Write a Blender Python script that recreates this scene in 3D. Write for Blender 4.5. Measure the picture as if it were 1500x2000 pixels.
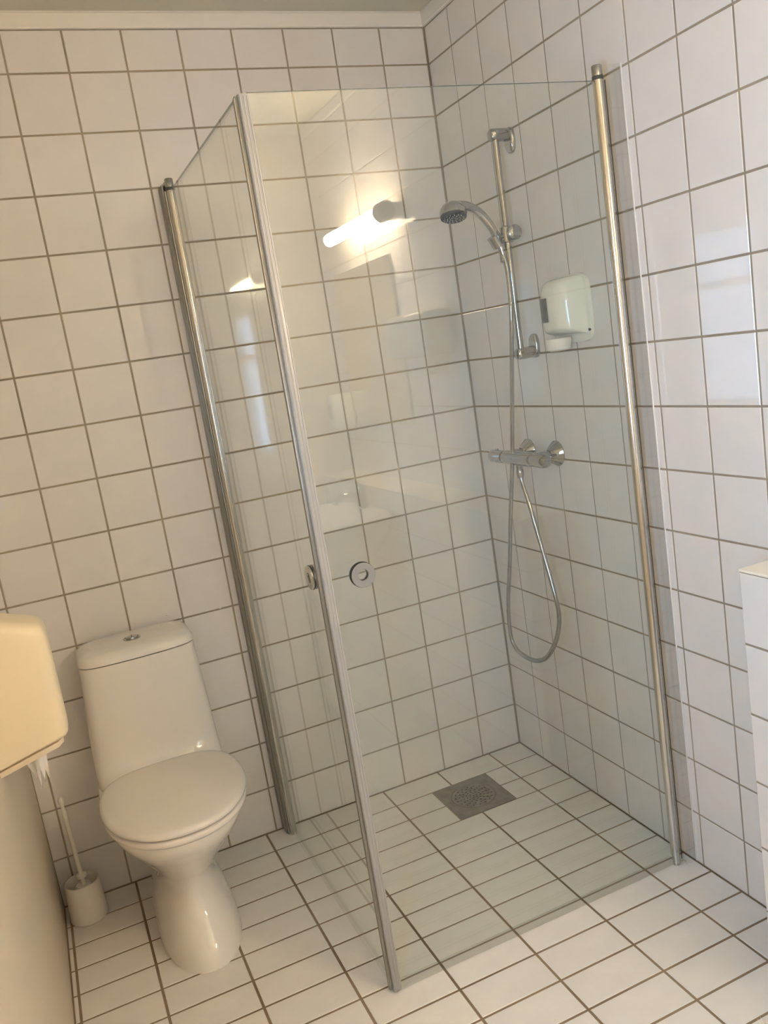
import bpy, bmesh, math, random
from mathutils import Vector, Matrix
for o in list(bpy.data.objects): bpy.data.objects.remove(o)
S = bpy.context.scene
COL = S.collection
random.seed(7)

# ------------------------------------------------------------------ camera
RIGHT = Vector((0.9056, -0.3962, -0.1513)); DOWN = Vector((-0.2120, -0.1138, -0.9706)); FWD = Vector((0.3674, 0.9111, -0.1870))
cd = bpy.data.cameras.new('camera'); cam = bpy.data.objects.new('camera', cd); COL.objects.link(cam)
R = Matrix((RIGHT, -DOWN, -FWD)).transposed().to_quaternion().to_matrix()
cam.matrix_world = Matrix.Translation((-1.38006, -2.56585, 1.45543)) @ R.to_4x4()
cd.sensor_fit = 'HORIZONTAL'; cd.sensor_width = 36; cd.lens = 36 * 1686.23 / 1500
cd.shift_x = -20.5 / 1500; cd.shift_y = 3.73 / 1500
cd.clip_start = 0.02
S.camera = cam

# ------------------------------------------------------------------ world, daylight, exposure
w = bpy.data.worlds.new('sky'); S.world = w; w.use_nodes = True
nt = w.node_tree; bg = nt.nodes['Background']
sky = nt.nodes.new('ShaderNodeTexSky'); sky.sky_type = 'NISHITA'; sky.sun_disc = False
sky.sun_elevation = math.radians(35); sky.sun_rotation = math.radians(140)
nt.links.new(sky.outputs[0], bg.inputs[0]); bg.inputs[1].default_value = 0.15
S.view_settings.view_transform = 'Standard'; S.view_settings.look = 'None'
S.view_settings.gamma = 1; S.view_settings.use_curve_mapping = False
S.view_settings.exposure = 0.0
S.cycles.use_denoising = True
S.cycles.max_bounces = 14; S.cycles.transparent_max_bounces = 24
S.cycles.glossy_bounces = 6; S.cycles.diffuse_bounces = 6
S.cycles.sample_clamp_indirect = 40
def area(name, loc, rot, sx, sy, energy, color):
    l = bpy.data.lights.new(name, 'AREA'); l.shape = 'RECTANGLE'; l.size = sx; l.size_y = sy
    l.energy = energy; l.color = color
    o = bpy.data.objects.new(name, l); COL.objects.link(o); o.location = loc; o.rotation_euler = rot
    return o
# daylight coming through the window in the left wall
area('window_daylight', (-1.645, -2.23, 1.37), (0, math.radians(-90), 0), 0.82, 0.44, 50, (0.295, 0.49, 0.80))
LAMP = 136.0

# ------------------------------------------------------------------ materials
def mat(name, col, rough=.5, metal=0, spec=.5, noise=0, nscale=8, bump=0, bscale=20, col2=None, coat=0, emit=None, estr=0):
    m = bpy.data.materials.new(name); m.use_nodes = True
    n = m.node_tree; p = n.nodes['Principled BSDF']
    p.inputs['Base Color'].default_value = (*col, 1); p.inputs['Roughness'].default_value = rough
    p.inputs['Metallic'].default_value = metal; p.inputs['Specular IOR Level'].default_value = spec
    p.inputs['Coat Weight'].default_value = coat; p.inputs['Coat Roughness'].default_value = .05
    tc = n.nodes.new('ShaderNodeTexCoord')
    if noise:
        tx = n.nodes.new('ShaderNodeTexNoise'); tx.inputs['Scale'].default_value = nscale; tx.inputs['Detail'].default_value = 4
        n.links.new(tc.outputs['Object'], tx.inputs['Vector'])
        mr = n.nodes.new('ShaderNodeMapRange'); mr.inputs['From Min'].default_value = .35; mr.inputs['From Max'].default_value = .7
        n.links.new(tx.outputs['Fac'], mr.inputs['Value'])
        mx = n.nodes.new('ShaderNodeMix'); mx.data_type = 'RGBA'
        c2 = col2 or tuple(c * (1 - noise) for c in col)
        mx.inputs['A'].default_value = (*col, 1); mx.inputs['B'].default_value = (*c2, 1)
        n.links.new(mr.outputs[0], mx.inputs['Factor']); n.links.new(mx.outputs['Result'], p.inputs['Base Color'])
    if bump:
        t2 = n.nodes.new('ShaderNodeTexNoise'); t2.inputs['Scale'].default_value = bscale; t2.inputs['Detail'].default_value = 2
        n.links.new(tc.outputs['Object'], t2.inputs['Vector'])
        b = n.nodes.new('ShaderNodeBump'); b.inputs['Strength'].default_value = bump; b.inputs['Distance'].default_value = .002
        n.links.new(t2.outputs['Fac'], b.inputs['Height']); n.links.new(b.outputs[0], p.inputs['Normal'])
    if emit:
        p.inputs['Emission Color'].default_value = (*emit, 1); p.inputs['Emission Strength'].default_value = estr
    return m
def glass(name, tint, rough=0.0, gloss=1.0, ior_f0=.049):
    """clear sheet: each face transmits a tint and mirrors by Schlick's Fresnel term"""
    m = bpy.data.materials.new(name); m.use_nodes = True; n = m.node_tree; n.nodes.clear()
    out = n.nodes.new('ShaderNodeOutputMaterial'); mix = n.nodes.new('ShaderNodeMixShader')
    tr = n.nodes.new('ShaderNodeBsdfTransparent'); tr.inputs[0].default_value = (*tint, 1)
    gl = n.nodes.new('ShaderNodeBsdfGlossy'); gl.inputs['Roughness'].default_value = rough
    gl.inputs['Color'].default_value = (1, 1, 1, 1)
    g = n.nodes.new('ShaderNodeNewGeometry'); d = n.nodes.new('ShaderNodeVectorMath'); d.operation = 'DOT_PRODUCT'
    n.links.new(g.outputs['Normal'], d.inputs[0]); n.links.new(g.outputs['Incoming'], d.inputs[1])
    def M(op, a, b):
        x = n.nodes.new('ShaderNodeMath'); x.operation = op
        for i, v in enumerate((a, b)):
            if v is None: continue
            if isinstance(v, (int, float)): x.inputs[i].default_value = v
            else: n.links.new(v, x.inputs[i])
        return x.outputs[0]
    c = M('ABSOLUTE', d.outputs['Value'], None); c = M('SUBTRACT', 1.0, c); c = M('POWER', c, 5.0)
    c = M('MULTIPLY', c, (1 - ior_f0) * gloss); c = M('ADD', c, ior_f0 * gloss)
    n.links.new(c, mix.inputs[0]); n.links.new(tr.outputs[0], mix.inputs[1]); n.links.new(gl.outputs[0], mix.inputs[2])
    n.links.new(mix.outputs[0], out.inputs[0])
    return m
M_ = dict(
    wtile=mat('wall_tile_glaze', (.80, .77, .745), .035, noise=.035, nscale=9, bump=.06, bscale=11),
    ftile=mat('floor_tile_glaze', (.78, .75, .70), .24, noise=.05, nscale=12, bump=.2, bscale=60),
    wgrout=mat('wall_grout', (.41, .345, .26), .9, noise=.25, nscale=6, spec=.2),
    fgrout=mat('floor_grout', (.31, .235, .155), .95, noise=1, nscale=3.5, col2=(.19, .13, .08), spec=.2),
    paint=mat('beige_painted_panel', (.70, .61, .48), .45, noise=.04, nscale=3),
    ceil=mat('ceiling_paint', (.66, .64, .54), .7, noise=.03, nscale=2),
    trim=mat('white_trim_paint', (.84, .81, .75), .4),
    cer=mat('white_ceramic', (.80, .765, .71), .07, coat=.4),
    seat=mat('seat_plastic', (.79, .745, .69), .16),
    chrome=mat('chrome', (.46, .455, .44), .06, 1),
    satin=mat('polished_aluminium', (.64, .625, .59), .17, 1),
    alu=mat('brushed_aluminium', (.36, .345, .30), .33, .85),
    seal=mat('grey_seal_profile', (.41, .40, .375), .3, .1),
    sealdark=mat('dark_gasket', (.06, .065, .055), .45),
    black=mat('black_rubber', (.02, .02, .02), .5),
    nozz=mat('dark_grey_nozzle_plastic', (.022, .024, .024), .55, spec=.25),
    steel=mat('drain_steel', (.33, .31, .27), .38, .9, noise=.3, nscale=30),
    pit_shade=mat('drain_shadow', (.01, .01, .01), .8),
    wplast=mat('white_plastic', (.82, .82, .74), .14, coat=.3),
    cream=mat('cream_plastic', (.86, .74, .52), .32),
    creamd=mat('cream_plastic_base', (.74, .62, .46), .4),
    label=mat('dark_grey_label', (.07, .07, .06), .35, noise=.6, nscale=60, col2=(.16, .16, .14)),
    labelt=mat('label_print', (.32, .33, .30), .5),
    paper=mat('tissue_paper', (.86, .82, .76), .9, bump=.3, bscale=120),
    brush=mat('white_brush_plastic', (.80, .76, .68), .4),
    bristle=mat('white_bristles', (.75, .73, .67), .8),
    mirror=mat('mirror_silver', (.92, .93, .92), .01, 1),
    rug=mat('white_shaggy_pile', (.86, .83, .75), .95),
    shelf=mat('ledge_top_laminate', (.90, .84, .71), .3),
    tube=mat('lamp_diffuser', (1, .9, .75), .4, emit=(1.0, .785, .515), estr=LAMP),
    lampb=mat('grey_lamp_socket', (.16, .165, .16), .4),
    grass=mat('hedge_leaves', (.10, .22, .06), .8, noise=.6, nscale=14),
    glass=glass('clear_glass', (.945, .961, .947)),
    edge=mat('green_glass_edge', (.13, .15, .105), .15),
    edgel=mat('bright_plastic_edge', (.85, .84, .78), .15),
    clear=glass('clear_plastic_strip', (.97, .97, .965), 0.03, 1.2),
    lip=glass('frosted_plastic_lip', (.90, .91, .89), .12, 1.5),
    winglass=glass('window_glass', (.97, .98, .97)),
)

# ------------------------------------------------------------------ helpers
OFF = {}
def tag(o, label=None, cat=None, group=None, kind=None):
    if label: o['label'] = label
    if cat: o['category'] = cat
    if group: o['group'] = group
    if kind: o['kind'] = kind
    return o
def thing(name, label, cat, loc=(0, 0, 0), group=None):
    o = bpy.data.objects.new(name, None); o.empty_display_size = .05; COL.objects.link(o); o.location = loc
    OFF[o.name] = Vector(loc); return tag(o, label, cat, group)
def obj(name, bm, m, parent=None, smooth=True, angle=35, base=None, label=None, normals=True):
    """links a bmesh built in world coordinates as one mesh object"""
    off = OFF[parent.name] if parent is not None else Vector(base or (0, 0, 0))
    for v in bm.verts: v.co -= off
    if normals: bmesh.ops.recalc_face_normals(bm, faces=bm.faces)
    me = bpy.data.meshes.new(name); bm.to_mesh(me); bm.free()
    ms = m if isinstance(m, (list, tuple)) else [m]
    for x in ms: me.materials.append(x)
    if smooth:
        for p in me.polygons: p.use_smooth = True
        me.set_sharp_from_angle(angle=math.radians(angle))
    o = bpy.data.objects.new(name, me); COL.objects.link(o)
    if parent is None: o.location = off
    else: o.parent = parent
    OFF[o.name] = off
    if label: o['label'] = label
    return o
def box(bm, lo, hi, mi=0, bev=0, seg=2):
    lo = Vector(lo); hi = Vector(hi)
    vs = [bm.verts.new((x, y, z)) for x in (lo.x, hi.x) for y in (lo.y, hi.y) for z in (lo.z, hi.z)]
    fs = [bm.faces.new([vs[i] for i in f]) for f in ((0, 1, 3, 2), (4, 6, 7, 5), (0, 4, 5, 1), (2, 3, 7, 6), (0, 2, 6, 4), (1, 5, 7, 3))]
    for f in fs: f.material_index = mi
    if bev:
        es = list({e for f in fs for e in f.edges})
        bmesh.ops.bevel(bm, geom=es, offset=bev, segments=seg, affect='EDGES', profile=.5)
    return fs
def B(lo, hi, bev=0, seg=2):
    bm = bmesh.new(); box(bm, lo, hi, 0, bev, seg); return bm
def ring(bm, pts): return [bm.verts.new(p) for p in pts]
def bridge(bm, a, b, mi=0):
    n = len(a)
    for i in range(n):
        f = bm.faces.new((a[i], a[(i + 1) % n], b[(i + 1) % n], b[i])); f.material_index = mi
def loft(bm, rings, cap=True, mi=0):
    rs = [ring(bm, r) for r in rings]
    for a, b in zip(rs, rs[1:]): bridge(bm, a, b, mi)
    if cap:
        for r in (rs[0], rs[-1]):
            f = bm.faces.new(r); f.material_index = mi
    return rs
def frame(d):
    d = Vector(d).normalized(); u = Vector((0, 0, 1)) if abs(d.z) < .9 else Vector((1, 0, 0))
    a = d.cross(u).normalized(); return a, d.cross(a).normalized()
def circ(c, d, r, n=24):
    a, b = frame(d); c = Vector(c)
    return [c + a * (r * math.cos(2 * math.pi * i / n)) + b * (r * math.sin(2 * math.pi * i / n)) for i in range(n)]
def lathe(bm, base, d, prof, n=28, cap=True):
    """prof: (distance along d, radius)"""
    d = Vector(d).normalized(); base = Vector(base)
    return loft(bm, [circ(base + d * t, d, max(r, 1e-4), n) for t, r in prof], cap)
def L(base, d, prof, n=28):
    bm = bmesh.new(); lathe(bm, base, d, prof, n); return bm
def catmull(P, k=8):
    P = [Vector(p) for p in P]; out = []
    for i in range(len(P) - 1):
        p0 = P[max(i - 1, 0)]; p1 = P[i]; p2 = P[i + 1]; p3 = P[min(i + 2, len(P) - 1)]
        for j in range(k):
            t = j / k
            out.append(.5 * ((2 * p1) + (p2 - p0) * t + (2 * p0 - 5 * p1 + 4 * p2 - p3) * t * t + (3 * p1 - p0 - 3 * p2 + p3) * t ** 3))
    out.append(P[-1]); return out
def resample(P, step):
    out = [P[0]]; acc = 0
    for a, b in zip(P, P[1:]):
        l = (b - a).length
        while acc + l >= step:
            t = (step - acc) / l; a = a.lerp(b, t); out.append(a.copy()); l = (b - a).length; acc = 0
        acc += l
    return out
def tube(bm, P, rad, n=12):
    T = [(P[min(i + 1, len(P) - 1)] - P[max(i - 1, 0)]).normalized() for i in range(len(P))]
    a, _ = frame(T[0]); rs = []
    for i, p in enumerate(P):
        a = (a - T[i] * a.dot(T[i])).normalized(); b = T[i].cross(a)
        r = rad(i) if callable(rad) else rad
        rs.append([p + a * (r * math.cos(2 * math.pi * k / n)) + b * (r * math.sin(2 * math.pi * k / n)) for k in range(n)])
    loft(bm, rs)
def struct(name, bm, m, parent=None, smooth=False, **k):
    o = obj(name, bm, m, parent, smooth, **k)
    if parent is None: o['kind'] = 'structure'
    return o

# ------------------------------------------------------------------ tiles
TM = {}
G = .0050
def tile_mesh(w, h, m, g=G):
    key = (round(w, 4), round(h, 4), m.name, g)
    if key in TM: return TM[key]
    a, b = (w - g) / 2, (h - g) / 2; bm = bmesh.new()
    def r(ins, z): return ring(bm, [(-a + ins, -b + ins, z), (a - ins, -b + ins, z), (a - ins, b - ins, z), (-a + ins, b - ins, z)])
    r0 = r(0, -.0028); r1 = r(0, -.0009); r2 = r(.0012, 0)
    bridge(bm, r0, r1); bridge(bm, r1, r2); bm.faces.new(r2)
    me = bpy.data.meshes.new('tile'); bm.to_mesh(me); bm.free(); me.materials.append(m)
    TM[key] = me; return me
def place_tile(parent, c, rot, w, h, m, g=G, jit=.0022):
    if w < .008 or h < .008: return
    o = bpy.data.objects.new('tile', tile_mesh(w, h, m, g)); COL.objects.link(o); o.parent = parent
    e = Matrix.Rotation(random.uniform(-jit, jit), 4, 'X') @ Matrix.Rotation(random.uniform(-jit, jit), 4, 'Y')
    o.matrix_local = Matrix.Translation(Vector(c) - OFF[parent.name]) @ rot @ e
def stuff_tiles(parent, lst, rot, m, g=G, name='tiling'):
    bm = bmesh.new()
    for c, w, h in lst:
        if w < .008 or h < .008: continue
        e = Matrix.Rotation(random.uniform(-.002, .002), 4, 'X') @ Matrix.Rotation(random.uniform(-.002, .002), 4, 'Y')
        T = Matrix.Translation(Vector(c)) @ rot @ e; a, b = (w - g) / 2, (h - g) / 2
        rr = [[bm.verts.new(T @ Vector(p)) for p in ((-a + i, -b + i, z), (a - i, -b + i, z), (a - i, b - i, z), (-a + i, b - i, z))] for i, z in ((0, -.0028), (0, -.0009), (.0012, 0))]
        bridge(bm, rr[0], rr[1]); bridge(bm, rr[1], rr[2]); bm.faces.new(rr[2])
    o = obj(name, bm, m, parent, False); o['kind'] = 'stuff'
RX = Matrix.Rotation(math.radians(90), 4, 'X')                       # local +Z -> -Y  (back wall)
RR = Matrix.Rotation(math.radians(-90), 4, 'Z') @ RX                 # local +Z -> -X  (right wall)
P = .153; ZC = 2.445; ZT = 2.402; XL = -1.573; YF = -3.05
wb = struct('wall_back', B((XL - .1, .0016, 0), (.1, .12, ZC + .03)), M_['wgrout'])
wr = struct('wall_right', B((.0016, YF - .1, 0), (.12, .1, ZC + .03)), M_['wgrout'])
rows = [(0.004 if j == 0 else j * P, min((j + 1) * P, ZT)) for j in range(16)]
cols = [(-min((i + 1) * P, -XL), -i * P if i else -.002) for i in range(11)]
for j, (z0, z1) in enumerate(rows):
    for x0, x1 in cols:
        place_tile(wb, ((x0 + x1) / 2, 0, (z0 + z1) / 2), RX, x1 - x0, z1 - z0, M_['wtile'])
far = []
for j, (z0, z1) in enumerate(rows):
    for k in range(20):
        y1 = -k * P if k else -.002; y0 = max(-(k + 1) * P, YF)
        c = (0, (y0 + y1) / 2, (z0 + z1) / 2)
        if k < 10: place_tile(wr, c, RR, y1 - y0, z1 - z0, M_['wtile'])
        else: far.append((c, y1 - y0, z1 - z0))
stuff_tiles(wr, far, RR, M_['wtile'])

# floor
FZ = .006
fl = struct('floor', B((XL - .1, YF - .1, -.1), (.1, .1, FZ - .0016)), M_['fgrout'])
xj = [-.001, -.132] + [-.132 - .2055 * i for i in range(1, 7)] + [-1.5565, XL + .001]
yj = [-.003] + [-.0107 - .1041 * k for k in range(1, 30)]
DX0, DX1, DY0, DY1 = -.411, -.213, yj[3], yj[1]
ffar = []
I4 = Matrix.Identity(4)
for k in range(len(yj) - 1):
    y1, y0 = yj[k], max(yj[k + 1], YF)
    for i in range(len(xj) - 1):
        x1, x0 = xj[i], xj[i + 1]
        if k in (1, 2) and i == 1: x1, x0 = x1, DX1
        if k in (1, 2) and i == 2: x1, x0 = DX0, x0
        if k < 17: place_tile(fl, ((x0 + x1) / 2, (y0 + y1) / 2, FZ), I4, x1 - x0, y1 - y0, M_['ftile'], .0064, .0015)
        else: ffar.append((((x0 + x1) / 2, (y0 + y1) / 2, FZ), x1 - x0, y1 - y0))
stuff_tiles(fl, ffar, I4, M_['ftile'], .0064)

# painted walls, ceiling, trims, window
WY0, WY1, WZ0, WZ1 = -2.45, -2.01, 0.96, 1.78
bm = bmesh.new()
box(bm, (XL - .16, YF - .1, -.05), (XL, WY0, ZC + .03)); box(bm, (XL - .16, WY1, -.05), (XL, .1, ZC + .03))
box(bm, (XL - .16, WY0, -.05), (XL, WY1, WZ0)); box(bm, (XL - .16, WY0, WZ1), (XL, WY1, ZC + .03))
struct('wall_left', bm, M_['paint'])
struct('wall_front', B((XL - .1, YF - .12, -.05), (.1, YF, ZC + .03)), M_['paint'])
struct('ceiling', B((XL - .16, YF - .12, ZC), (.12, .12, ZC + .1)), M_['ceil'])
def crown(pa, pb, inward):
    bm = bmesh.new(); pa = Vector(pa); pb = Vector(pb); iw = Vector(inward)
    prof = [(0, ZT), (.009, ZT), (.011, ZT + .003), (.011, ZC - .006), (.008, ZC - .003), (.008, ZC), (0, ZC)]
    rs = [[p + iw * d + Vector((0, 0, z)) for d, z in prof] for p in (pa, pb)]
    loft(bm, rs); return bm
struct('trim_1', crown((XL, .001, 0), (-.0085, .001, 0), (0, -1, 0)), M_['trim'])
struct('trim_2', crown((.001, -.0005, 0), (.001, YF, 0), (-1, 0, 0)), M_['trim'])
struct('trim_3', crown((XL, YF, 0), (XL, -.012, 0), (1, 0, 0)), M_['trim'])
win = thing('window_1', None, None, (XL - .08, (WY0 + WY1) / 2, WZ0)); win['kind'] = 'structure'
bm = bmesh.new(); t = .035
for lo, hi in (((WY0, WZ0), (WY1, WZ0 + t)), ((WY0, WZ1 - t), (WY1, WZ1)), ((WY0, WZ0 + t), (WY0 + t, WZ1 - t)), ((WY1 - t, WZ0 + t), (WY1, WZ1 - t)), ((WY0 + t, 1.50), (WY1 - t, 1.53))):
    box(bm, (XL - .065, lo[0], lo[1]), (XL - .015, hi[0], hi[1]))
obj('window_frame', bm, M_['trim'], win, False)
obj('pane', B((XL - .045, WY0 + t, WZ0 + t), (XL - .039, WY1 - t, WZ1 - t)), M_['winglass'], win, False)
obj('window_sill', B((XL - .015, WY0, WZ0 - .001), (XL + .02, WY1, WZ0 + .015)), M_['trim'], win, False)

# ------------------------------------------------------------------ tiled ledge (boxed pipes) along the right wall
LD, LY, LZ = .15, -1.281, .918
led = thing('tiled_ledge', 'white tiled boxed-in ledge with pale top at the right frame edge', 'ledge', (-LD / 2, LY - .8, 0))
obj('core', B((-LD + .0016, YF + .001, FZ - .001), (-.003, LY - .0016, LZ - .001)), M_['wgrout'], led, False)
for j in range(6):
    z0, z1 = rows[j]
    for k in range(12):
        y1 = LY - k * P; y0 = max(LY - (k + 1) * P, YF)
        if y1 - y0 > .01: place_tile(led, (-LD, (y0 + y1) / 2, (z0 + z1) / 2), RR, y1 - y0, z1 - z0, M_['wtile'])
    RB = Matrix.Rotation(math.radians(-90), 4, 'X')
    place_tile(led, (-LD / 2, LY, (z0 + z1) / 2), RB, LD, z1 - z0, M_['wtile'])
obj('top_board', B((-LD + .001, YF + .001, LZ - .001), (-.0005, LY + .001, LZ + .004), .001, 1), M_['shelf'], led, False)

# ------------------------------------------------------------------ shower doors
GX, GY, GZ0, GZ1 = -.877, -.872, .034, 1.967
def pane(parent, lo, hi, bev=0):
    bm = bmesh.new(); fs = box(bm, lo, hi)
    dims = [hi[i] - lo[i] for i in range(3)]; ax = dims.index(min(dims[:2]))
    for f in fs:
        f.normal_update(); f.material_index = 0 if abs(f.normal[ax]) > .9 or f.normal.z < -.9 else 1
    return obj('glass_pane', bm, [M_['glass'], M_['edge']], parent, False)
def pole(parent, x, y, wall):
    p = obj('hinge_pole', L((x, y, FZ), (0, 0, 1), [(0, .0105), (.028, .0105), (.028, .0122), (1.962, .0122)], 32), M_['satin'], parent)
    obj('collar', L((x, y, 1.968), (0, 0, 1), [(0, .0128), (.008, .0128)], 32), M_['sealdark'], p, label='dark plastic collar')
    obj('cap', L((x, y, 1.976), (0, 0, 1), [(0, .0115), (.0005, .0122), (.021, .0122), (.0235, .0105)], 32), M_['chrome'], p, label='bright end cap')
    return p
def knob(parent, c, d):
    d = Vector(d); c = Vector(c)
    for s in (1, -1):
        bm = bmesh.new(); prof = [(.0042, .0118), (.0078, .0118), (.0086, .0124), (.0086, .0262), (.0078, .0270), (.0042, .0270)]
        rs = [ring(bm, circ(c + d * s * t_, d * s, r, 40)) for t_, r in prof]
        for a, b in zip(rs, rs[1:] + rs[:1]): bridge(bm, a, b)
        k = obj('ring_handle', bm, M_['satin'], parent, label='polished ring-shaped handle disc')
        bm = bmesh.new(); prof = [(.003, .0120), (.0042, .0120), (.0042, .0278), (.003, .0278)]
        rs = [ring(bm, circ(c + d * s * t_, d * s, r, 40)) for t_, r in prof]
        for a, b in zip(rs, rs[1:] + rs[:1]): bridge(bm, a, b)
        obj('gasket', bm, M_['black'], k, label='black rubber washer')
DG = 'hinged glass shower doors'
d1 = thing('shower_door', 'front clear glass shower door hinged at the right wall, facing the viewer', 'shower door', (-.05, GY, FZ), DG)
pane(d1, (-.864, GY - .003, GZ0), (-.058, GY + .003, GZ1))
pole(d1, -.05, GY, 'x')
obj('bottom_seal', B((-.860, GY - .004, FZ + .004), (-.064, GY + .004, GZ0 - .0005)), M_['lip'], d1, False, label='translucent sealing lip')
bm = bmesh.new()
box(bm, (-.037, GY - .0215, FZ + .002), (-.001, GY - .0197, 1.995)); box(bm, (-.0025, GY - .0195, FZ + .002), (-.0005, GY + .019, 1.985))
ws = obj('wall_seal', bm, M_['clear'], d1, False, label='clear plastic strip closing the gap to the tiles')
obj('seal_edge', B((-.0026, GY - .0245, FZ + .002), (-.0005, GY - .0217, 1.996)), M_['edgel'], ws, False)
obj('gasket', B((-.0385, GY - .0092, .02), (-.0368, GY - .0072, 1.966)), M_['sealdark'], ws, False, label='dark gasket line')
obj('wall_foot', B((-.062, GY - .012, FZ), (-.026, GY - .0005, FZ + .006), .002), M_['lip'], d1, label='small plastic foot')
def ribbed(lo, hi, along):
    bm = bmesh.new(); box(bm, lo, hi, 0, .002, 2); n = 3
    for i in range(n):
        if along == 'x':
            x = lo[0] + (hi[0] - lo[0]) * (i + .5) / n; box(bm, (x - .0012, lo[1] - .0011, lo[2]), (x + .0012, lo[1] + .001, hi[2] - .004))
        else:
            y = lo[1] + (hi[1] - lo[1]) * (i + .5) / n; box(bm, (lo[0] - .0011, y - .0012, lo[2]), (lo[0] + .001, y + .0012, hi[2] - .004))
    return bm
obj('magnetic_seal', ribbed((-.882, GY - .006, FZ + .006), (-.862, GY + .006, 1.965), 'x'), M_['seal'], d1, label='grey ribbed magnetic profile')
knob(d1, (-.792, GY, .995), (0, -1, 0))
d2 = thing('shower_door', 'side glass shower door beside the toilet, hinged at the back wall', 'shower door', (GX, -.055, FZ), DG)
pane(d2, (GX - .003, -.862, GZ0), (GX + .003, -.063, GZ1))
pole(d2, GX, -.055, 'y')
obj('bottom_seal', B((GX - .004, -.858, FZ + .004), (GX + .004, -.069, GZ0 - .0005)), M_['lip'], d2, False, label='translucent sealing lip')
bm = bmesh.new()
box(bm, (GX - .020, -.046, FZ + .002), (GX - .0165, -.0005, 1.988), 0, .001, 1); box(bm, (GX - .023, -.012, FZ + .002), (GX - .015, -.0005, 1.984), 0, .001, 1)
box(bm, (GX - .017, -.055, FZ + .002), (GX - .0125, -.043, 1.968), 0, .001, 1)
ws = obj('wall_seal', bm, M_['alu'], d2, False, label='grey ribbed wall profile')
obj('gasket', B((GX - .0165, -.0425, .02), (GX - .0145, -.014, 1.966)), M_['sealdark'], ws, False)
bm = bmesh.new(); box(bm, (GX + .012, -.046, FZ + .002), (GX + .0138, -.0005, 1.985))
obj('wall_seal', bm, M_['clear'], d2, False, label='clear inner strip')
obj('cap_bracket', B((GX - .012, -.052, 1.977), (GX + .006, -.0005, 1.996), .005, 3), M_['alu'], d2, label='grey bracket joining the cap to the wall')
obj('magnetic_seal', ribbed((GX - .0105, -.866, FZ + .006), (GX + .003, -.855, 1.964), 'y'), M_['alu'], d2, label='dark grey magnetic profile')
knob(d2, (GX, -.785, .994), (-1, 0, 0))

# ------------------------------------------------------------------ floor drain
dr = thing('floor_drain', 'square grey steel floor drain with round perforated grate, set in the shower floor', 'drain', ((DX0 + DX1) / 2, (DY0 + DY1) / 2, FZ))
cx, cy = (DX0 + DX1) / 2, (DY0 + DY1) / 2; hx, hy = (DX1 - DX0) / 2 - .001, (DY1 - DY0) / 2 - .001
N = 64; R0 = .0725
bm = bmesh.new()
def sq(a, s=1.0):
    c_, s_ = math.cos(a), math.sin(a); m_ = max(abs(c_), abs(s_)); return (cx + hx * c_ / m_ * s, cy + hy * s_ / m_ * s)
A = [2 * math.pi * i / N for i in range(N)]
rA = ring(bm, [(*sq(a), FZ - .0015) for a in A]); rB = ring(bm, [(*sq(a), FZ + .0002) for a in A])
rC = ring(bm, [(cx + R0 * math.cos(a), cy + R0 * math.sin(a), FZ - .0006) for a in A]); rD = ring(bm, [(cx + R0 * math.cos(a), cy + R0 * math.sin(a), FZ - .003) for a in A])
bridge(bm, rA, rB); bridge(bm, rB, rC); bridge(bm, rC, rD); obj('frame_plate', bm, M_['steel'], dr)
obj('well_shade_disc', L((cx, cy, FZ - .0017), (0, 0, 1), [(0, .073), (.0003, .073)], 40), M_['pit_shade'], dr, label='flat black disc painted as the shade under the grate')  # thin disc, its black colour stands in for the shade inside the drain
holes = [(0, 0)]
for rr_, n_ in ((.012, 6), (.0235, 11), (.035, 14), (.047, 16), (.059, 18)):
    for i in range(n_):
        a = 2 * math.pi * (i + (.5 if n_ % 2 else .1)) / n_ ; holes.append((rr_ * math.cos(a), rr_ * math.sin(a)))
bm = bmesh.new(); lathe(bm, (cx, cy, FZ - .0012), (0, 0, 1), [(0, .071), (.0009, .071), (.0013, .0703)], 56)
bmesh.ops.recalc_face_normals(bm, faces=bm.faces)
gr = obj('grate', bm, M_['steel'], dr)
bm = bmesh.new()
for hx_, hy_ in holes:
    lathe(bm, (cx + hx_, cy + hy_, FZ - .004), (0, 0, 1), [(0, .0034), (.01, .0034)], 10)
cut = obj('cutter', bm, M_['pit_shade'], dr)
md = gr.modifiers.new('holes', 'BOOLEAN'); md.object = cut; md.solver = 'EXACT'
dg = bpy.context.evaluated_depsgraph_get(); me = bpy.data.meshes.new_from_object(gr.evaluated_get(dg), depsgraph=dg)
gr.modifiers.clear(); gr.data = me; bpy.data.objects.remove(cut)
gr['label'] = 'round perforated grate'

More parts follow.
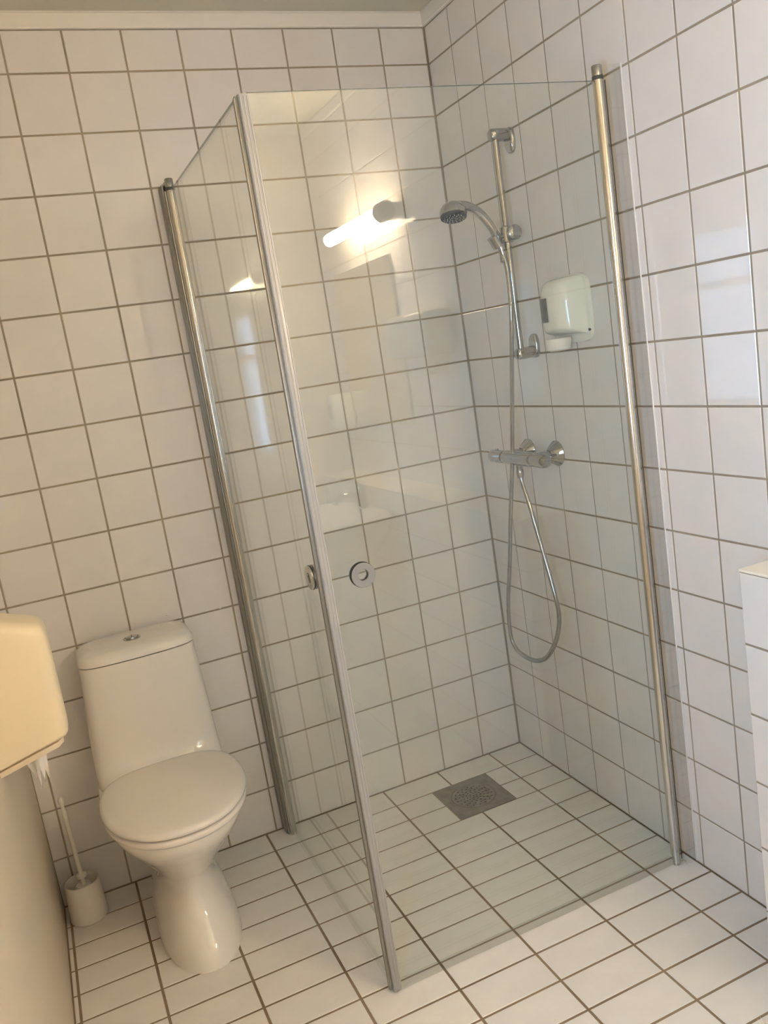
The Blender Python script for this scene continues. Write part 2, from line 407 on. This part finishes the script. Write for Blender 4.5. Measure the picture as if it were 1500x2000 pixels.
# ------------------------------------------------------------------ toilet
TX = -1.232
def sring(xc, yf, yb, hw, z, e=2.3, n=56, zf=None):
    """egg ring: front half longer; yf<yb"""
    yc = yb + (yf - yb) * .46; out = []
    for i in range(n):
        a = 2 * math.pi * i / n; c, s = math.cos(a), math.sin(a)
        ee = e if s < 0 else e + 1.2
        x = xc + hw * math.copysign(abs(c) ** (2 / ee), c)
        y = yc + (yc - yf if s < 0 else yb - yc) * math.copysign(abs(s) ** (2 / ee), s)
        zz = z if zf is None else z + zf(y)
        out.append((x, y, zz))
    return out
to = thing('toilet', 'white close-coupled ceramic toilet with closed lid, standing by the back wall', 'toilet', (TX, -.33, FZ))
bm = bmesh.new()
prof = [(.0065, -.546, -.10, .107, 2.2), (.03, -.540, -.10, .106, 2.2), (.06, -.518, -.09, .101, 2.2), (.10, -.470, -.08, .092, 2.2), (.14, -.440, -.07, .080, 2.2),
        (.18, -.436, -.06, .079, 2.2), (.22, -.460, -.05, .092, 2.2), (.27, -.510, -.04, .120, 2.2), (.32, -.560, -.03, .148, 2.25),
        (.36, -.602, -.03, .168, 2.3), (.385, -.617, -.03, .176, 2.35), (.400, -.619, -.03, .177, 2.35), (.405, -.611, -.03, .172, 2.35)]
loft(bm, [sring(TX, yf, yb, hw, z, e) for z, yf, yb, hw, e in prof])
obj('bowl', bm, M_['cer'], to, angle=60)
# tank
def tring(z, yf, hw, yb=-.012, n=56, e=5.5):
    out = []; yc = (yf + yb) / 2
    for i in range(n):
        a = 2 * math.pi * i / n; c, s = math.cos(a), math.sin(a)
        x = hw * math.copysign(abs(c) ** (2 / e), c)
        y = yc + (yb - yc) * math.copysign(abs(s) ** (2 / e), s)
        if s < 0: y -= .012 * (1 - (x / hw) ** 2)      # gently bowed front
        out.append((TX + x + .003 * min(1, max(0, (z - .45) / .2)), y, z))
    return out
bm = bmesh.new()
loft(bm, [tring(z, yf, hw) for z, yf, hw in ((.36, -.19, .165), (.395, -.235, .170), (.415, -.232, .172), (.435, -.208, .1725), (.46, -.194, .172), (.50, -.188, .1705), (.60, -.187, .165), (.70, -.189, .159), (.742, -.190, .1565))])
obj('tank', bm, M_['cer'], to, angle=60)
bm = bmesh.new()
loft(bm, [tring(z, yf, hw, yb) for z, yf, hw, yb in ((.744, -.188, .154, -.014), (.7455, -.1915, .1575, -.012), (.758, -.1905, .1565, -.012), (.768, -.185, .1515, -.015), (.775, -.172, .139, -.022), (.778, -.150, .117, -.034))])
lid = obj('tank_lid', bm, M_['cer'], to, angle=60)
bx_ = Vector((TX, -.115, .778))
obj('flush_button', L(bx_ - Vector((0, 0, .002)), (0, 0, 1), [(0, .024), (.004, .024), (.0055, .0225), (.0055, .019), (.004, .0185), (.004, .0175), (.0075, .0165), (.0085, .013)], 36), M_['chrome'], lid, label='round chrome flush button')
def seat_ring(z, ins):
    out = []; n = 72; yc = -.39
    for i in range(n):
        a = 2 * math.pi * i / n; c, s = math.cos(a), math.sin(a)
        if s < 0: x = .1835 * math.copysign(abs(c) ** (2 / 2.15), c); y = -.245 * abs(s) ** (2 / 2.15)
        else: x = .1835 * math.copysign(abs(c) ** (2 / 3.2), c) * (1 - .08 * s); y = .178 * abs(s) ** (2 / 3.2)
        d = math.hypot(x, y); k = (d - ins) / d
        out.append((TX + .002 + x * k, yc + y * k, z))
    return out
def slab(z0, z1, r, dome, ins=0):
    bm = bmesh.new(); rs = [(z0, r * .6), (z0 + r * .4, r * .15), ((z0 + z1) / 2, 0), (z1 - r * .8, .001), (z1 - r * .3, r * .4), (z1, r * 1.3)]
    rr = [seat_ring(z, i + ins) for z, i in rs]
    for k in (.03, .07, .11): rr.append(seat_ring(z1 + dome * (k / .15), k + ins))
    loft(bm, rr); return bm
obj('seat', slab(.4065, .4225, .006, 0, .003), M_['seat'], to, angle=60)
obj('lid', slab(.4272, .446, .009, .004, 0), M_['seat'], to, angle=60)
for s in (-1, 1): obj('hinge', L((TX + s * .075 - .02, -.206, .431), (1, 0, 0), [(0, .008), (.002, .010), (.038, .010), (.04, .008)], 20), M_['seat'], to)

# ------------------------------------------------------------------ toilet brush and holder
bh = thing('brush_holder', 'white cylindrical plastic toilet brush holder on the floor, in the corner left of the toilet', 'brush holder', (-1.505, -.095, FZ))
obj('cup', L((-1.505, -.095, FZ), (0, 0, 1), [(0, .049), (.004, .052), (.06, .0495), (.112, .047), (.114, .0455), (.110, .0445), (.02, .046), (.012, .01)], 40), M_['brush'], bh)
tb = thing('toilet_brush', 'thin-handled white toilet brush standing in its holder, in the corner left of the toilet', 'brush', (-1.502, -.092, FZ + .02))
b0 = Vector((-1.500, -.092, .035)); b1 = Vector((-1.508, -.098, .382)); dd = (b1 - b0)
obj('handle', L(b0, dd, [(0, .006), (.09, .006), (.095, .014), (.103, .014), (.108, .0062), (.20, .0058), (.27, .0062), (.30, .0072), (.315, .0045), (.322, .0045), (.330, .008), (.338, .0085), (.3465, .004)], 16), M_['brush'], tb)
bm = bmesh.new(); lathe(bm, b0 - Vector((0, 0, .008)), dd, [(0, .02), (.02, .032), (.06, .032), (.08, .02)], 20)
bi = obj('bristles', bm, M_['bristle'], tb)

# ------------------------------------------------------------------ cream tissue dispenser on the left wall
cdsp = thing('toilet_paper_dispenser', 'large cream plastic paper dispenser on the left wall, cut by the left frame edge', 'paper dispenser', (XL, -.66, .765))
def yzr(x, y0, y1, z0, z1, r=.02):
    pts = []
    for cy_, cz_, a0 in ((y1 - r, z1 - r, 0), (y0 + r, z1 - r, 90), (y0 + r, z0 + r * .5, 180), (y1 - r, z0 + r * .5, 270)):
        for k in range(7):
            a = math.radians(a0 + k * 15); q = r if cz_ > (z0 + z1) / 2 else r * .5
            pts.append((x, cy_ + r * math.cos(a), cz_ + q * math.sin(a)))
    return pts
x_ = -1.431
bm = bmesh.new()
loft(bm, [yzr(x, y0, y1, z0, z1, r) for x, y0, y1, z0, z1, r in ((XL + .0005, -.724, -.600, .740, 1.062, .020), (-1.50, -.724, -.604, .758, 1.040, .022), (-1.455, -.723, -.607, .768, 1.026, .024), (x_ - .006, -.719, -.611, .773, 1.018, .024), (x_, -.712, -.618, .779, 1.008, .022), (x_ + .003, -.700, -.630, .790, .995, .018))])
obj('cover', bm, M_['cream'], cdsp, angle=60)
bm = bmesh.new()
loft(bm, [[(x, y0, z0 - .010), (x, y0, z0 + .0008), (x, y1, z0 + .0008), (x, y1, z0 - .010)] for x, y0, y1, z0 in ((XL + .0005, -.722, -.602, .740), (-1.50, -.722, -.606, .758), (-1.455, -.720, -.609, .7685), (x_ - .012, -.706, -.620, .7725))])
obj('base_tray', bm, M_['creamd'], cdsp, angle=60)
tp = thing('hanging_tissue', 'torn white tissue sheet hanging below the cream dispenser', 'tissue', (-1.505, -.66, .70))
bm = bmesh.new(); nx, nz = 12, 10; W = {}
for i in range(nx + 1):
    for j in range(nz + 1):
        u = i / nx; v = j / nz
        torn = .012 * math.sin(u * 23) + .010 * math.sin(u * 41 + 1) + .010 * (1 if i % 3 == 1 else 0)
        ll = .062 + .012 * u + torn
        x = -1.532 + (.050 - .020 * v) * u + .016 * v; y = -.665 + .006 * math.sin(u * 7 + v * 2) + .005 * v
        W[i, j] = bm.verts.new((x, y, .7405 + (x + 1.53) * .12 - (ll - .012) * v))
for i in range(nx):
    for j in range(nz): bm.faces.new((W[i, j], W[i + 1, j], W[i + 1, j + 1], W[i, j + 1]))
o = obj('sheet', bm, M_['paper'], tp, angle=80); sm = o.modifiers.new('s', 'SOLIDIFY'); sm.thickness = .0006

# ------------------------------------------------------------------ shower fittings
RY, RXX = -.415, -.052
rail = thing('shower_rail', 'vertical chrome shower rail with two wall brackets, on the right tiled wall', 'shower rail', (0, RY, 1.38))
obj('bar', L((RXX, RY, 1.383), (0, 0, 1), [(0, .0095), (.6, .0095)], 28), M_['chrome'], rail)
for z in (1.975, 1.385):
    bm = bmesh.new(); s = 1 if z > 1.6 else -1
    def rr2(x, w_, h_, zc, n=28, e=2.6):
        out = []
        for i in range(n):
            a = 2 * math.pi * i / n; c, q = math.cos(a), math.sin(a)
            out.append((x, RY + w_ * math.copysign(abs(c) ** (2 / e), c), zc + h_ * math.copysign(abs(q) ** (2 / e), q)))
        return out
    loft(bm, [rr2(-.0005, .0205, .034, z - s * .015), rr2(-.008, .0205, .034, z - s * .015), rr2(-.012, .018, .031, z - s * .014), rr2(-.0125, .0155, .017, z), rr2(-.050, .0155, .0165, z + s * .001), rr2(-.064, .0145, .0155, z + s * .001), rr2(-.068, .011, .012, z + s * .001)])
    obj('bracket', bm, M_['chrome'], rail, angle=50)
sl = obj('slider', L((RXX, RY, 1.690), (0, 0, 1), [(0, .013), (.003, .0185), (.042, .0185), (.046, .0125)], 28), M_['chrome'], rail)
obj('slider_knob', L((RXX, RY - .010, 1.712), (0.0, -1, 0), [(0, .009), (.018, .009), (.02, .017), (.024, .0205), (.036, .0205), (.040, .016), (.0415, .010)], 30), M_['chrome'], sl, label='round clamp knob')
bm = bmesh.new(); lathe(bm, (-.079, RY + .002, 1.682), (-.42, 0, .9), [(0, .0145), (.001, .0175), (.034, .0195), (.0355, .015)], 26)
lathe(bm, (RXX - .012, RY, 1.705), (-1, 0, -.1), [(0, .010), (.02, .010)], 20)
obj('handset_holder', bm, M_['chrome'], sl)
hs = thing('hand_shower', 'chrome hand shower with curved handle and dark nozzle face, clipped to the rail', 'shower head', (-.10, -.415, 1.70))
HP = catmull([(-.070, -.414, 1.662), (-.076, -.414, 1.690), (-.090, -.415, 1.722), (-.108, -.416, 1.752), (-.130, -.417, 1.776), (-.152, -.418, 1.791), (-.176, -.419, 1.799), (-.20, -.42, 1.800)], 6)
nH = len(HP)
bm = bmesh.new(); tube(bm, HP, lambda i: .0108 + .003 * (i / nH) ** 1.3, 20)
obj('handle', bm, M_['chrome'], hs)
hc = Vector((-.212, -.42, 1.779)); hd = Vector((-.16, -.24, -1)).normalized()
obj('head', L(hc - hd * .034, hd, [(0, .008), (.003, .018), (.010, .029), (.020, .0355), (.028, .0375), (.036, .0375), (.038, .036)], 40), M_['chrome'], hs)
nf = obj('nozzle_face', L(hc + hd * .0035, hd, [(0, .0362), (.006, .0352), (.0085, .032), (.009, .012)], 40), M_['nozz'], hs, label='dark grey nozzle disc')
bm = bmesh.new(); a_, b_ = frame(hd)
for rr_, n_ in ((.009, 6), (.018, 11), (.027, 16)):
    for i in range(n_):
        t_ = 2 * math.pi * i / n_; lathe(bm, hc + hd * .0115 + a_ * rr_ * math.cos(t_) + b_ * rr_ * math.sin(t_), hd, [(0, .0016), (.0035, .0011)], 6)
nz_ = obj('nozzles', bm, M_['seal'], nf); nz_['kind'] = 'stuff'
hose = [(-.070, -.414, 1.665), (-.070, -.424, 1.62), (-.074, -.430, 1.56), (-.080, -.432, 1.487), (-.083, -.392, 1.287), (-.086, -.347, 1.076), (-.086, -.299, .913), (-.085, -.250, .742), (-.084, -.203, .597), (-.083, -.190, .488),
        (-.082, -.212, .444), (-.081, -.252, .432), (-.080, -.300, .430), (-.080, -.350, .442), (-.080, -.400, .470), (-.080, -.450, .525), (-.080, -.482, .585), (-.080, -.490, .641), (-.079, -.468, .730), (-.078, -.434, .834), (-.077, -.400, .938), (-.076, -.373, 1.005), (-.075, -.366, 1.042)]
ho = thing('shower_hose', 'ribbed chrome hose looping down from the hand shower to the mixer tap', 'hose', (-.08, -.36, .43))
HP = resample(catmull(hose, 14), .0025)
bm = bmesh.new(); tube(bm, HP, lambda i: .0073 if i % 2 else .0058, 10); obj('hose', bm, M_['chrome'], ho, angle=80)
obj('hose_nut', L((-.070, -.413, 1.640), (0, 0, 1), [(0, .0085), (.002, .0100), (.022, .0100), (.026, .008)], 20), M_['chrome'], ho)
obj('hose_nut', L((-.075, -.3655, 1.022), (0, 0, 1), [(0, .0085), (.002, .0095), (.012, .0112), (.024, .0112), (.028, .009)], 20), M_['chrome'], ho)
MX, MZ = -.075, 1.082
mx = thing('shower_mixer', 'chrome bar mixer tap on two round wall plates, on the right tiled wall', 'mixer tap', (0, -.383, MZ))
Y = (0, -1, 0)
obj('body', L((MX, -.290, MZ), Y, [(0, .0175), (.004, .0205), (.02, .0215), (.14, .0215), (.156, .0205), (.160, .0175)], 34), M_['chrome'], mx)
obj('temperature_knob', L((MX, -.288, MZ), (0, 1, 0), [(0, .0165), (.004, .0195), (.045, .0205), (.070, .0195), (.078, .015), (.079, .002)], 34), M_['chrome'], mx)
k = obj('flow_knob', L((MX, -.452, MZ), Y, [(0, .0165), (.002, .0205), (.048, .0215), (.064, .0185), (.071, .012), (.0725, .003)], 34), M_['chrome'], mx)
obj('grip_line', L((MX, -.452, MZ), Y, [(0, .0172), (.0018, .0172)], 34), M_['sealdark'], k)
obj('safety_button', L((MX, -.245, MZ + .0195), (0, 0, 1), [(0, .005), (.004, .0045)], 14), M_['chrome'], mx)
for y in (-.309, -.459):
    obj('wall_plate', L((-.0005, y, MZ + .006), (-1, 0, 0), [(0, .0375), (.003, .0375), (.007, .0345), (.018, .026), (.027, .0170), (.029, .0145)], 36), M_['chrome'], mx)
    obj('connector', L((-.022, y, MZ + .005), (-1, 0, -.03), [(0, .0125), (.012, .0135), (.022, .0155), (.045, .0155)], 28), M_['chrome'], mx)
obj('outlet', L((MX, -.3655, MZ - .016), (0, 0, -1), [(0, .010), (.012, .010), (.016, .0095), (.018, .0085)], 20), M_['chrome'], mx)

# ------------------------------------------------------------------ white dispenser inside the shower
sd = thing('roll_dispenser', 'white curved roll dispenser with a dark label, mounted on the tiled wall inside the shower', 'paper dispenser', (0, -.60, 1.40))
DC, DHW = -.618, .070
def dring(z, dep, hw, x0=-.012, n=36, e=2.5, sag=0):
    out = []
    for i in range(n + 1):
        a = math.pi * i / n; c, s = math.cos(a), math.sin(a)
        yy = DC - hw * math.copysign(abs(c) ** (2 / e), c); x = x0 - (dep + x0) * abs(s) ** (2 / e)
        out.append((x, yy, z + sag * (abs(x) / .1)))
    return out
bm = bmesh.new()
prof = [(1.414, .076, .0665, .026), (1.420, .0795, .069, .024), (1.430, .0805, .070, .015), (1.50, .083, .070, 0), (1.535, .080, .0695, 0), (1.553, .072, .067, 0), (1.562, .058, .062, 0), (1.566, .040, .054, 0)]
loft(bm, [dring(z, dp, hw, sag=sg) for z, dp, hw, sg in prof])
obj('cover', bm, M_['wplast'], sd, angle=60)
bm = bmesh.new()
def plate(x, ins, n=44, e=5.5):
    out = []; hh = .0875
    for i in range(n):
        a = 2 * math.pi * i / n; c, s = math.cos(a), math.sin(a)
        out.append((x, -.612 + (.086 - ins) * math.copysign(abs(c) ** (2 / e), c), 1.4835 + (hh - ins) * math.copysign(abs(s) ** (2 / e), s)))
    return out
loft(bm, [plate(-.0005, 0), plate(-.010, 0), plate(-.0125, .003)])
obj('back_plate', bm, M_['wplast'], sd, angle=50)
# label wraps on the front of the cover
bm = bmesh.new(); rws = []
for z in (1.458, 1.468, 1.49, 1.51, 1.520):
    ring_ = dring(z, .0835, .0704, n=72, x0=-.012); rws.append([bm.verts.new(p) for p in ring_[36:56]])
for a, b in zip(rws, rws[1:]):
    for i in range(len(a) - 1): bm.faces.new((a[i], a[i + 1], b[i + 1], b[i]))
lb = obj('label', bm, M_['label'], sd, label='dark grey printed label'); sm = lb.modifiers.new('s', 'SOLIDIFY'); sm.thickness = .001; sm.offset = 1
obj('lock', L((-.006, -.6925, 1.425), (-1, 0, 0), [(0, .0035), (.008, .0035)], 14), M_['black'], sd, label='small black lock')
pr = thing('paper_roll', 'white paper roll end showing below the roll dispenser in the shower', 'paper roll', (-.05, -.60, 1.40))
bm = bmesh.new(); rw = []
lathe(bm, (-.046, -.598, 1.413), (0, 0, -1), [(0, .034), (.012, .0335), (.028, .030), (.032, .024), (.0325, .012)], 34)
obj('roll', bm, M_['paper'], pr)

# ------------------------------------------------------------------ screws left in the tiles
for (x, z), lb_ in zip(((-.957, .769), (-1.114, .790)), ('tiny white wall plug in the grout left of the side shower door', 'tiny white wall plug in the tile just above the toilet tank')):
    o = obj('wall_plug', L((x, .0005, z), (0, -1, 0), [(0, .0032), (.003, .0032), (.0045, .0015)], 14), M_['trim'], None, base=(x, 0, z)); tag(o, lb_, 'wall plug', 'wall plugs around the toilet tank')
bm = bmesh.new(); rs = [ring(bm, circ((-.956, y, .693), (0, -1, 0), r, 18)) for y, r in ((.0005, .0042), (-.0022, .0042), (-.0022, .0026), (.0005, .0026))]
for a, b in zip(rs, rs[1:] + rs[:1]): bridge(bm, a, b)
o = obj('wall_plug', bm, M_['brush'], None, base=(-.956, 0, .693)); tag(o, 'hollow ring-shaped wall plug in the tile right of the toilet tank', 'wall plug', 'wall plugs around the toilet tank')

# ------------------------------------------------------------------ things on the right wall behind the viewer's side (seen mirrored in the glass)
lamp = thing('wall_lamp', 'glowing tube lamp on the right wall above the mirror, seen mirrored in the front glass', 'lamp', (0, -2.36, 1.93))
obj('base', B((-.055, -2.13, 1.90), (-.0005, -2.05, 1.95), .006), M_['trim'], lamp)
obj('tube', L((-.075, -2.66, 1.925), (0, 1, 0), [(0, .012), (.004, .026), (.55, .026), (.554, .020)], 28), M_['tube'], lamp, label='glowing diffuser')
obj('socket', L((-.075, -2.106, 1.925), (0, 1, 0), [(0, .034), (.055, .034), (.06, .028)], 28), M_['lampb'], lamp, label='grey socket')
mi = thing('wall_mirror', 'rectangular mirror on the right wall above the washbasin, outside the frame', 'mirror', (0, -2.5, 1.15))
obj('backing', B((-.006, -2.86, 1.15), (-.0005, -2.24, 1.80)), M_['lampb'], mi, False)
obj('mirror_glass', B((-.010, -2.86, 1.15), (-.0062, -2.24, 1.80), .001, 1), M_['mirror'], mi, False)
si = thing('washbasin', 'white ceramic washbasin in front of the tiled ledge, seen mirrored in the front glass', 'washbasin', (-.38, -2.42, .70))
def bring(z, ins, yo=.30, n=48, e=4.5):
    out = []
    for i in range(n):
        a = 2 * math.pi * i / n; c, s = math.cos(a), math.sin(a)
        out.append((-.380 + (.226 - ins) * math.copysign(abs(c) ** (2 / e), c), -2.44 + (yo - ins) * math.copysign(abs(s) ** (2 / e), s), z))
    return out
bm = bmesh.new(); loft(bm, [bring(.68, .10), bring(.70, .06), bring(.78, .015), bring(.835, 0), bring(.842, .004), bring(.842, .035), bring(.835, .042), bring(.76, .065), bring(.735, .11)])
obj('basin', bm, M_['cer'], si, angle=60)
ta = thing('basin_tap', 'chrome single lever tap on the washbasin, seen mirrored in the front glass', 'tap', (-.19, -2.44, .84))
bm = bmesh.new(); lathe(bm, (-.195, -2.44, .8425), (0, 0, 1), [(0, .026), (.008, .024), (.07, .021), (.09, .018)], 24); obj('body', bm, M_['chrome'], ta)
bm = bmesh.new(); tube(bm, catmull([(-.205, -2.44, .89), (-.25, -2.44, .905), (-.30, -2.44, .895), (-.315, -2.44, .875)], 5), .012, 16); obj('spout', bm, M_['chrome'], ta)
bm = bmesh.new(); tube(bm, catmull([(-.195, -2.44, .932), (-.22, -2.44, .955), (-.275, -2.44, .975)], 5), .008, 12); obj('lever', bm, M_['chrome'], ta)
td = thing('paper_towel_dispenser', 'white paper towel dispenser on the right wall, seen mirrored in the front glass', 'paper dispenser', (0, -1.97, 1.41))
obj('cover', B((-.12, -2.14, 1.41), (-.0005, -1.80, 1.56), .022, 4), M_['wplast'], td)
tw = obj('towel', B((-.085, -2.04, 1.345), (-.055, -1.88, 1.409), .004), M_['paper'], None, base=(-.07, -1.96, 1.35)); tag(tw, 'folded paper towel hanging out under the towel dispenser', 'paper towel')
so = thing('soap_dispenser', 'white soap dispenser with grey label, seen mirrored in the front glass', 'soap dispenser', (0, -2.93, 1.12))
obj('body', B((-.10, -2.985, 1.13), (-.0005, -2.875, 1.29), .02, 4), M_['wplast'], so)
obj('label', B((-.1012, -2.95, 1.18), (-.0995, -2.91, 1.245), .0005, 1), M_['label'], so)

# ------------------------------------------------------------------ shaggy mat, bottom right corner
rg = thing('bath_mat', 'corner of a white shaggy bath mat on the floor, bottom right of the frame', 'bath mat', (-.40, -1.66, FZ))
bm = bmesh.new(); box(bm, (-.56, -1.98, FZ), (-.235, -1.387, FZ + .010), 0, .004, 2); obj('backing', bm, M_['rug'], rg)
bm = bmesh.new()
for i in range(5200):
    x = random.uniform(-.56, -.235); y = random.uniform(-1.98, -1.387)
    if y < -1.6 and random.random() < .5: continue
    p = Vector((x, y, FZ + .008)); h = random.uniform(.012, .022); l = Vector((random.uniform(-.011, .011), random.uniform(-.011, .011), h)); s = .0018
    a, b = Vector((s, 0, 0)), Vector((0, s, 0))
    v = [bm.verts.new(q) for q in (p - a, p + a, p + b, p + l)]
    bm.faces.new((v[0], v[1], v[3])); bm.faces.new((v[1], v[2], v[3])); bm.faces.new((v[2], v[0], v[3]))
pl_ = obj('pile', bm, M_['rug'], rg, False); pl_['kind'] = 'stuff'
